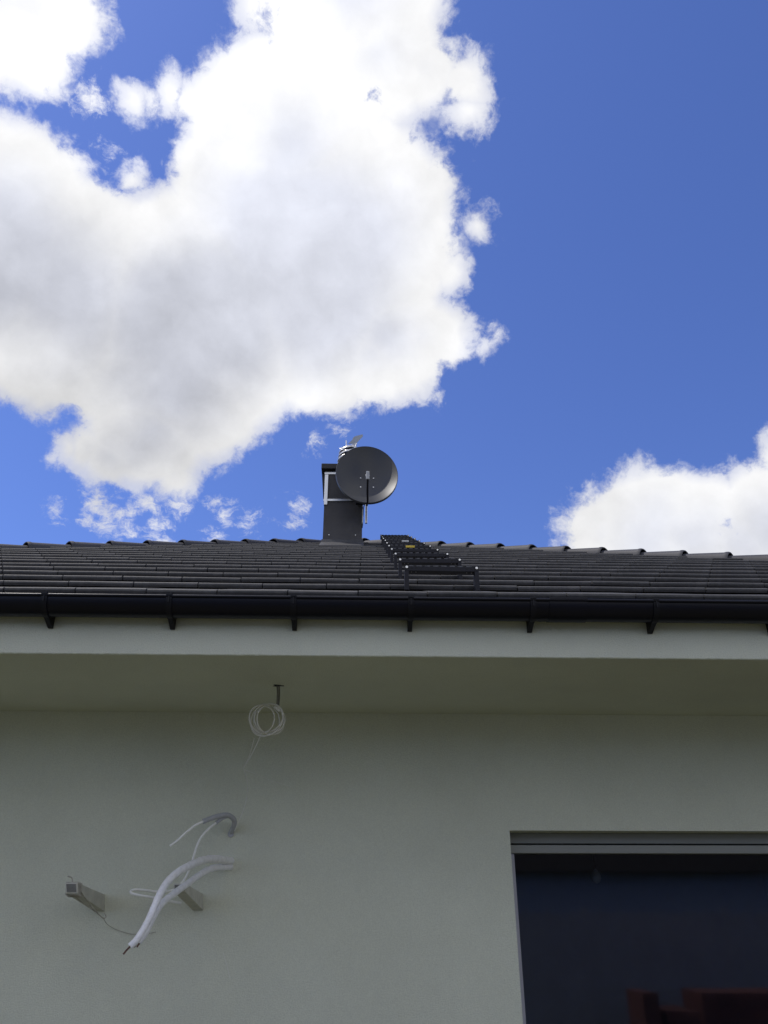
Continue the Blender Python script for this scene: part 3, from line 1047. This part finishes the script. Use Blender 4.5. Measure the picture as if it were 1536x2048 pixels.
# hood panel: framed sloping plate
q0, q1, q2, q3 = P(679.2, 897.2, KY - 0.08), P(713.3, 886.8, KY - 0.03), P(709.5, 896.5, KY - 0.12), P(690, 901.5, KY - 0.12)
MB().plate([q0, q3, q2, q1], (0, 0.010, 0.004)).build('hood_panel', M['vane'], cowl)
for a, b_ in ((q0, q1), (q1, q2), (q0, q3)):
    MB().tube([a, b_], 0.0075, 8, 0).build('hood_edge', M['alu'], cowl, smooth=True)
MB().tube([P(693, 894, KY), P(692.3, 881.5, KY)], 0.0085, 10, 0).build('vane_pivot', M['alu'], cowl, smooth=True, sharp=40)
vp = [(696, 887.5), (704.6, 879.5), (706, 875.6), (710, 872.4), (725, 868.5), (726, 872.4), (715.7, 883.4), (712.5, 887.2)]
MB().plate([P(x, y, KY + 0.02) for x, y in vp][::-1], (0.0, 0.004, 0)).build('wind_vane', M['vane'], cowl)

# ------------------------------------------------------------------ things on the wall
def stub(label, fr_r, fr_t, fr_b, ba_r, ba_t, ba_b, wf):
    t = thing('bracket_stub', label, 'bracket', 'rectangular bracket stubs on the wall')
    yf_ = W_Y - 0.425 + 0.02
    a = P(fr_r, fr_t, yf_)
    b_ = P(fr_r, fr_b, yf_)
    c = P(ba_r, ba_t, W_Y + 0.004)
    d = P(ba_r, ba_b, W_Y + 0.004)
    m = MB().hexa([b_ - Vector((wf, 0, 0)), b_, d, d - Vector((wf, 0, 0))], [a - Vector((wf, 0, 0)), a, c, c - Vector((wf, 0, 0))])
    bo = bevel(m.build('arm', M['stub'], t), 0.0025)
    e = MB().plate([b_ - Vector((wf - 0.006, 0.001, -0.006)), b_ - Vector((0.006, 0.001, -0.006)), a - Vector((0.006, 0.001, 0.006)), a - Vector((wf - 0.006, 0.001, 0.006))],
                   (0, -0.003, 0))
    e.build('end_cap', M['stubend'], t)
    return t, a, b_


s1, a1, b1 = stub('bracket stub on the left, wrapped with string at its end', 155, 1765, 1787, 210, 1789, 1823, 0.055)
s2, a2, b2 = stub('bracket stub half hidden behind the thick white cables', 371, 1767, 1784, 407, 1788, 1821, 0.055)
# string tied round the left stub
wr = MB()
for k in range(4):
    yo = 0.012 + 0.016 * k + random.uniform(-0.004, 0.004)
    off = Vector((0, yo, 0))
    zdrop = -0.10 * yo
    e = 0.003
    loop = [a1 + off + Vector((e, 0, e + zdrop)), a1 + off + Vector((-0.055 - e, random.uniform(-.006, .006), e + zdrop)),
            b1 + off + Vector((-0.055 - e, 0, -e + zdrop * 1.8)), b1 + off + Vector((e, random.uniform(-.006, .006), -e + zdrop * 1.8)), a1 + off + Vector((e, 0, e + zdrop))]
    wr.tube(loop, 0.0022, 6, 0)
wr.tube([a1 + Vector((-0.03, 0.02, 0.002)), a1 + Vector((-0.035, 0.015, 0.02)), a1 + Vector((-0.05, 0.0, 0.026))], 0.003, 6, 3)
wr.tube([b1 + Vector((0.004, 0.03, 0.008)), P(178, 1806, W_Y - 0.26), P(194, 1825, W_Y - 0.2), P(206, 1836, W_Y - 0.14), P(212, 1834, W_Y - 0.13), P(209, 1826, W_Y - 0.14)], 0.0026, 6, 5)
wr.tube([b1 + Vector((-0.03, 0.03, -0.003)), P(160, 1802, W_Y - 0.28), P(180, 1816, W_Y - 0.22), P(195, 1825, W_Y - 0.2)], 0.0022, 6, 5)
wr.build('wrapped_string', M['twine'], None, label='thin string wound round the end of the left bracket stub', category='string')
tw = MB().tube([P(206, 1835, W_Y - 0.14), P(214, 1848, W_Y - 0.06), P(226, 1856, W_Y - 0.012), P(240, 1862, W_Y - 0.006), P(262, 1868, W_Y - 0.006), P(290, 1868, W_Y - 0.006),
                P(312, 1864, W_Y - 0.004)], 0.0013, 6, 4)
tw.build('twine', M['twine'], None, label='frayed twine sagging along the wall below the bracket stubs', category='string')


def cable(label, pts, r, cores):
    t = thing('power_cable', label, 'cable', 'thick white cables out of the wall')
    v = [P(x, y, W_Y + d) for x, y, d in pts]
    MB().tube(v, r, 14, 9, lump=0.045).build('sheath', M['sheath'], t, smooth=True, sharp=60)
    e = v[-1]
    d = (v[-1] - v[-2]).normalized()
    sd = d.cross(Vector((0, 1, 0))).normalized()
    for k, (o_, l_) in enumerate(cores):
        c0 = e + sd * o_
        MB().tube([c0 - d * 0.004, c0 + d * l_ * 0.6, c0 + d * l_ + sd * 0.002], 0.0038, 7, 0).build('copper_core', M['copper'], t, smooth=True, sharp=50)
    # shrink sleeve rings where the wrapping laps
    for k in (1, 2, 3, 4, 5):
        p, q_ = v[k], v[k + 1]
        m_ = p.lerp(q_, 0.4)
        dd = (q_ - p).normalized()
    w0 = v[0]
    MB().tube([w0 + Vector((0, 0.004, 0)), w0 + Vector((0, -0.007, 0))], r[0] * 1.3, 14, 0).build('wall_seal', M['conduit'], t, smooth=True, sharp=40)
    return t


cable('thick white cable, the longer of two, bare copper at its tip',
      [(464, 1722, 0.020), (452, 1721, -0.063), (432, 1718, -0.189), (412, 1719, -0.294), (388, 1727, -0.420), (358, 1743, -0.546), (335, 1764, -0.630), (320, 1788, -0.693),
       (308, 1815, -0.735), (296, 1842, -0.756), (276, 1876, -0.777), (260, 1893, -0.788)], [0.0195, 0.0135], [(0.0, 0.035)])
cable('thick white cable hanging just behind the longer one, stub end cut short',
      [(464, 1734, 0.020), (450, 1734, -0.042), (428, 1736, -0.147), (408, 1744, -0.231), (382, 1762, -0.357), (352, 1784, -0.483), (328, 1803, -0.588), (312, 1824, -0.662),
       (300, 1848, -0.704), (290, 1868, -0.714), (277, 1885, -0.724)], [0.0175, 0.0125], [(-0.004, 0.022), (0.005, 0.016)])

tc = thing('twin_wire_cable', 'grey conduit arching out of the wall with two thin white wires', 'cable')
v = [P(x, y, W_Y + d) for x, y, d in [(463, 1669, 0.02), (463, 1662, -0.015), (468, 1651, -0.05), (468, 1640, -0.08), (460, 1632, -0.11), (448, 1630, -0.14), (430, 1634, -0.17), (406, 1643, -0.20)]]
MB().tube(v, 0.0125, 12, 12, lump=0.07).build('conduit', M['conduit'], tc, smooth=True, sharp=60)
v2 = [P(x, y, W_Y + d) for x, y, d in [(456, 1632, -0.11), (444, 1637, -0.135), (432, 1646, -0.15)]]
MB().tube(v2, 0.0095, 12, 6).build('conduit_branch', M['conduit'], tc, smooth=True, sharp=60)
v3 = [P(x, y, W_Y + d) for x, y, d in [(407, 1642.5, -0.20), (390, 1651, -0.22), (372, 1665, -0.24), (356, 1680, -0.25), (340, 1692, -0.26)]]
MB().tube(v3, 0.0058, 10, 6).build('wire', M['wire'], tc, smooth=True, sharp=60)
v4 = [P(x, y, W_Y + d) for x, y, d in [(433, 1645, -0.15), (418, 1657, -0.16), (402, 1675, -0.165), (392, 1697, -0.165), (384, 1725, -0.16), (374, 1750, -0.15), (362, 1768, -0.16),
                                        (346, 1780, -0.19), (320, 1784, -0.22), (295, 1781, -0.25), (272, 1779, -0.28), (262, 1782, -0.30), (264, 1787, -0.31), (280, 1791, -0.30),
                                        (305, 1795, -0.27), (335, 1802, -0.22), (362, 1806, -0.18)]]
MB().tube(v4, 0.0060, 10, 6).build('wire', M['wire'], tc, smooth=True, sharp=60)
MB().tube([v[0] + Vector((0, 0.003, 0)), v[0] + Vector((0, -0.028, 0.0))], 0.016, 12, 0).build('wall_seal', M['conduit'], tc, smooth=True, sharp=40)

# cable coil under the soffit
coil = thing('cable_coil', 'small coil of thin cable hanging from a hole in the soffit', 'cable coil')
hp = PZ(556, 1371, Z_SOF)
CY = hp.y
hb = MB()
hole = []
for k in range(14):
    a = 2 * math.pi * k / 14
    r_ = 0.017 * (1 + 0.3 * math.sin(3 * a + 1) + 0.2 * math.sin(5 * a))
    hole.append((hp.x + r_ * 1.4 * math.cos(a), CY + r_ * math.sin(a), Z_SOF - 0.0015))
hb.plate(hole, (0, 0, 0.004)).build('hole_rim', M['dark'], coil)
kn = P(555, 1416, CY)
st = MB()
st.tube([hp + Vector((-0.004, 0, 0.005)), P(555, 1392, CY), kn + Vector((-0.004, 0, 0))], 0.0042, 8, 4)
st.tube([hp + Vector((0.006, 0, 0.005)), P(558.5, 1392, CY + 0.01), kn + Vector((0.004, 0, 0))], 0.0042, 8, 4)
st.build('hanging_lead', M['lead'], coil, smooth=True)
cc = P(534.5, 1438, CY)
cp = (cc - EYE).dot(FW) / FPX
lw = MB()
for k, (ox, oy, rx, ry, tl, ph) in enumerate([(0, 0, 35, 29, 0.25, 0.3), (-1, 2, 33, 31, -0.2, 1.1), (4, 1, 28, 29, 0.7, 2.0), (2, -2, 31, 27, -0.6, 0.7), (7, 1, 24, 29, 1.0, 1.7), (-5, 0, 29, 28, 0.4, 2.9), (-9, 2, 24, 27, -0.3, 0.1)]):
    c = P(534.5 + ox, 1438 + oy, CY)
    pts = []
    for j in range(25):
        a = 2 * math.pi * j / 24 + ph
        X = rx * cp * math.cos(a)
        Zz = ry * cp * math.sin(a) * 1.02 + 0.10 * X * math.sin(k * 2.1)
        pts.append(c + Vector((X, tl * X + 0.006 * math.sin(2 * a + k), Zz)))
    lw.tube(pts, 0.0029, 7, 2)
lw.build('loops', M['oldwire'], coil, smooth=True)
MB().tube([kn + Vector((-0.012, -0.004, 0.006)), kn + Vector((0.0, -0.006, -0.004)), kn + Vector((0.012, -0.002, -0.014))], 0.0085, 8, 3).build('binding', M['oldwire'], coil, smooth=True)
th = MB()
th.tube([P(522, 1469, CY), P(508, 1500, CY + 0.08), P(487, 1537, CY + 0.2)], 0.0019, 5, 4)
th.tube([P(509, 1476, CY), P(500, 1508, CY + 0.08), P(487, 1537, CY + 0.2)], 0.0013, 5, 4)
th.tube([P(487, 1537, CY + 0.2), P(494, 1560, CY + 0.3), P(494, 1590, W_Y - 0.12), P(486, 1622, W_Y - 0.08), P(469, 1662, W_Y - 0.05)], 0.0015, 5, 4)
th.tube([P(488, 1539, CY + 0.2), P(512, 1548, CY + 0.3), P(545, 1562, W_Y - 0.1), P(582, 1573, W_Y - 0.003)], 0.0010, 5, 4)
th.build('loose_thread', M['thread'], None, label='fine loose thread trailing from the cable coil down the wall', category='thread')
th2 = MB().tube([P(446, 1905, W_Y - 0.003), P(452, 1925, W_Y - 0.002), P(460, 1956, W_Y - 0.002)], 0.0009, 5, 3)
th2.build('short_thread', M['thread'], None, label='short pale thread stuck on the wall below the cables', category='thread')

# faint lamp bulb in the room
bp0 = P(1192, 1752, gy + 1.3)
bulb = thing('lamp_bulb', 'faint round lamp bulb hanging behind the dark window glass', 'bulb')
bb = MB()
prof = [(0, 0.002), (0.015, 0.014), (0.03, 0.026), (0.048, 0.034), (0.068, 0.034), (0.085, 0.026), (0.095, 0.012), (0.098, 0.001)]
nb = 14
vs = [(bp0.x + r_ * math.cos(2 * math.pi * k / nb), bp0.y + r_ * math.sin(2 * math.pi * k / nb), bp0.z + 0.05 - z_) for z_, r_ in prof for k in range(nb)]
bb.add(vs, [(j * nb + k, j * nb + (k + 1) % nb, (j + 1) * nb + (k + 1) % nb, (j + 1) * nb + k) for j in range(len(prof) - 1) for k in range(nb)])
bb.build('glass_bulb', M['bulb'], bulb, smooth=True)
MB().tube([(bp0.x, bp0.y, bp0.z + 0.045), (bp0.x, bp0.y, rz1)], 0.006, 8, 0).build('flex', M['dark'], bulb)


# ------------------------------------------------------------------ behind the camera, seen only as reflections in the window
def R(px, py, Y):
    """point on the plane y = Y (behind the camera) mirrored in the window glass at a pixel"""
    d = ray(px, py)
    h = EYE + d * ((gy - EYE.y) / d.y)
    d2 = Vector((d.x, -d.y, d.z))
    return h + d2 * ((Y - h.y) / d2.y)


def brick_stack(label, xa, xb, ya, ztop):
    t = thing('brick_stack', label, 'bricks', 'red brick stacks mirrored in the window')
    bl, bh, bd = 0.25, 0.12, 0.12
    dp = 0.9
    MB().box(xa - 0.03, xb + 0.03, ya - dp, ya, 0.0, 0.12).build('pallet', M['wood'], t)
    me = MB().box(-bl / 2 + 0.003, bl / 2 - 0.003, -bd + 0.003, -0.003, 0.003, bh - 0.003).mesh('brick', M['brick'])
    nx = max(1, round((xb - xa) / bl))
    nz_ = max(1, round((ztop - 0.12) / bh))
    inner = MB().box(xa + 0.02, xa + nx * bl - 0.02, ya - dp + 0.02, ya - 0.02, 0.121, 0.12 + nz_ * bh - 0.01)
    inner.build('brick_core', M['brick'], t)
    for i in range(nx):
        for k in range(nz_):
            o = link('brick', me, t)
            o.location = (xa + (i + 0.5) * bl, ya + random.uniform(0.0, 0.012), 0.12 + k * bh)
            o.rotation_euler = (0, 0, random.uniform(-0.02, 0.02))
    return t


YB = -4.6
for lab, pa, pb_, pt in (('narrow tall stack of red bricks mirrored in the window', 1286, 1322, 1984),
                         ('low stack of red bricks mirrored in the window', 1330, 1400, 2018),
                         ('wide stack of red bricks mirrored in the window corner', 1404, 1640, 1993)):
    A, B_, T = R(pa, 2000, YB), R(pb_, 2000, YB), R((pa + pb_) / 2, pt, YB)
    brick_stack(lab, A.x, B_.x, YB, T.z)

nh = thing('neighbour_house', 'plain grey neighbouring house mirrored in the window', 'house')
nx0, nx1, ny0, ny1, nzt = -12.0, 26.0, -33.0, -23.0, 3.15
MB().box(nx0, nx1, ny0, ny1, 0, nzt).build('wall', M['plaster_grey'], nh)
MB().add([(nx0 - .6, ny0 - .6, nzt + .002), (nx1 + .6, ny0 - .6, nzt + .002), (nx1 + .6, ny1 + .6, nzt + .002), (nx0 - .6, ny1 + .6, nzt + .002),
          (nx0 + 5, (ny0 + ny1) / 2, nzt + 3), (nx1 - 5, (ny0 + ny1) / 2, nzt + 3)],
         [(3, 2, 1, 0), (0, 1, 5, 4), (1, 2, 5), (2, 3, 4, 5), (3, 0, 4)]).build('roof', M['roof_dark'], nh)
for x in (-9.0, -4.5, 20.5):
    w_ = MB().box(x, x + 1.4, ny1 + 0.001, ny1 + 0.04, 0.9, 2.3).build('window', M['room'], nh)
    MB().box(x + 0.1, x + 1.3, ny1 + 0.041, ny1 + 0.05, 1.0, 2.2).build('pane', M['deck'], w_)

cf = thing('added_fence', 'added grey concrete panel fence mirrored in the window', 'fence')  # fence added to fill the reflection and block bright horizon from the wall
for k in range(16):
    x = -16 + 2.5 * k
    MB().box(x - 0.06, x + 0.06, -6.222, -6.178, 0, 1.9).build('post', M['concrete'], cf)
    for z in (0.02, 0.62, 1.22):
        MB().box(x + 0.061, x + 2.439, -6.22, -6.18, z, z + 0.59).build('panel', M['concrete'], cf)
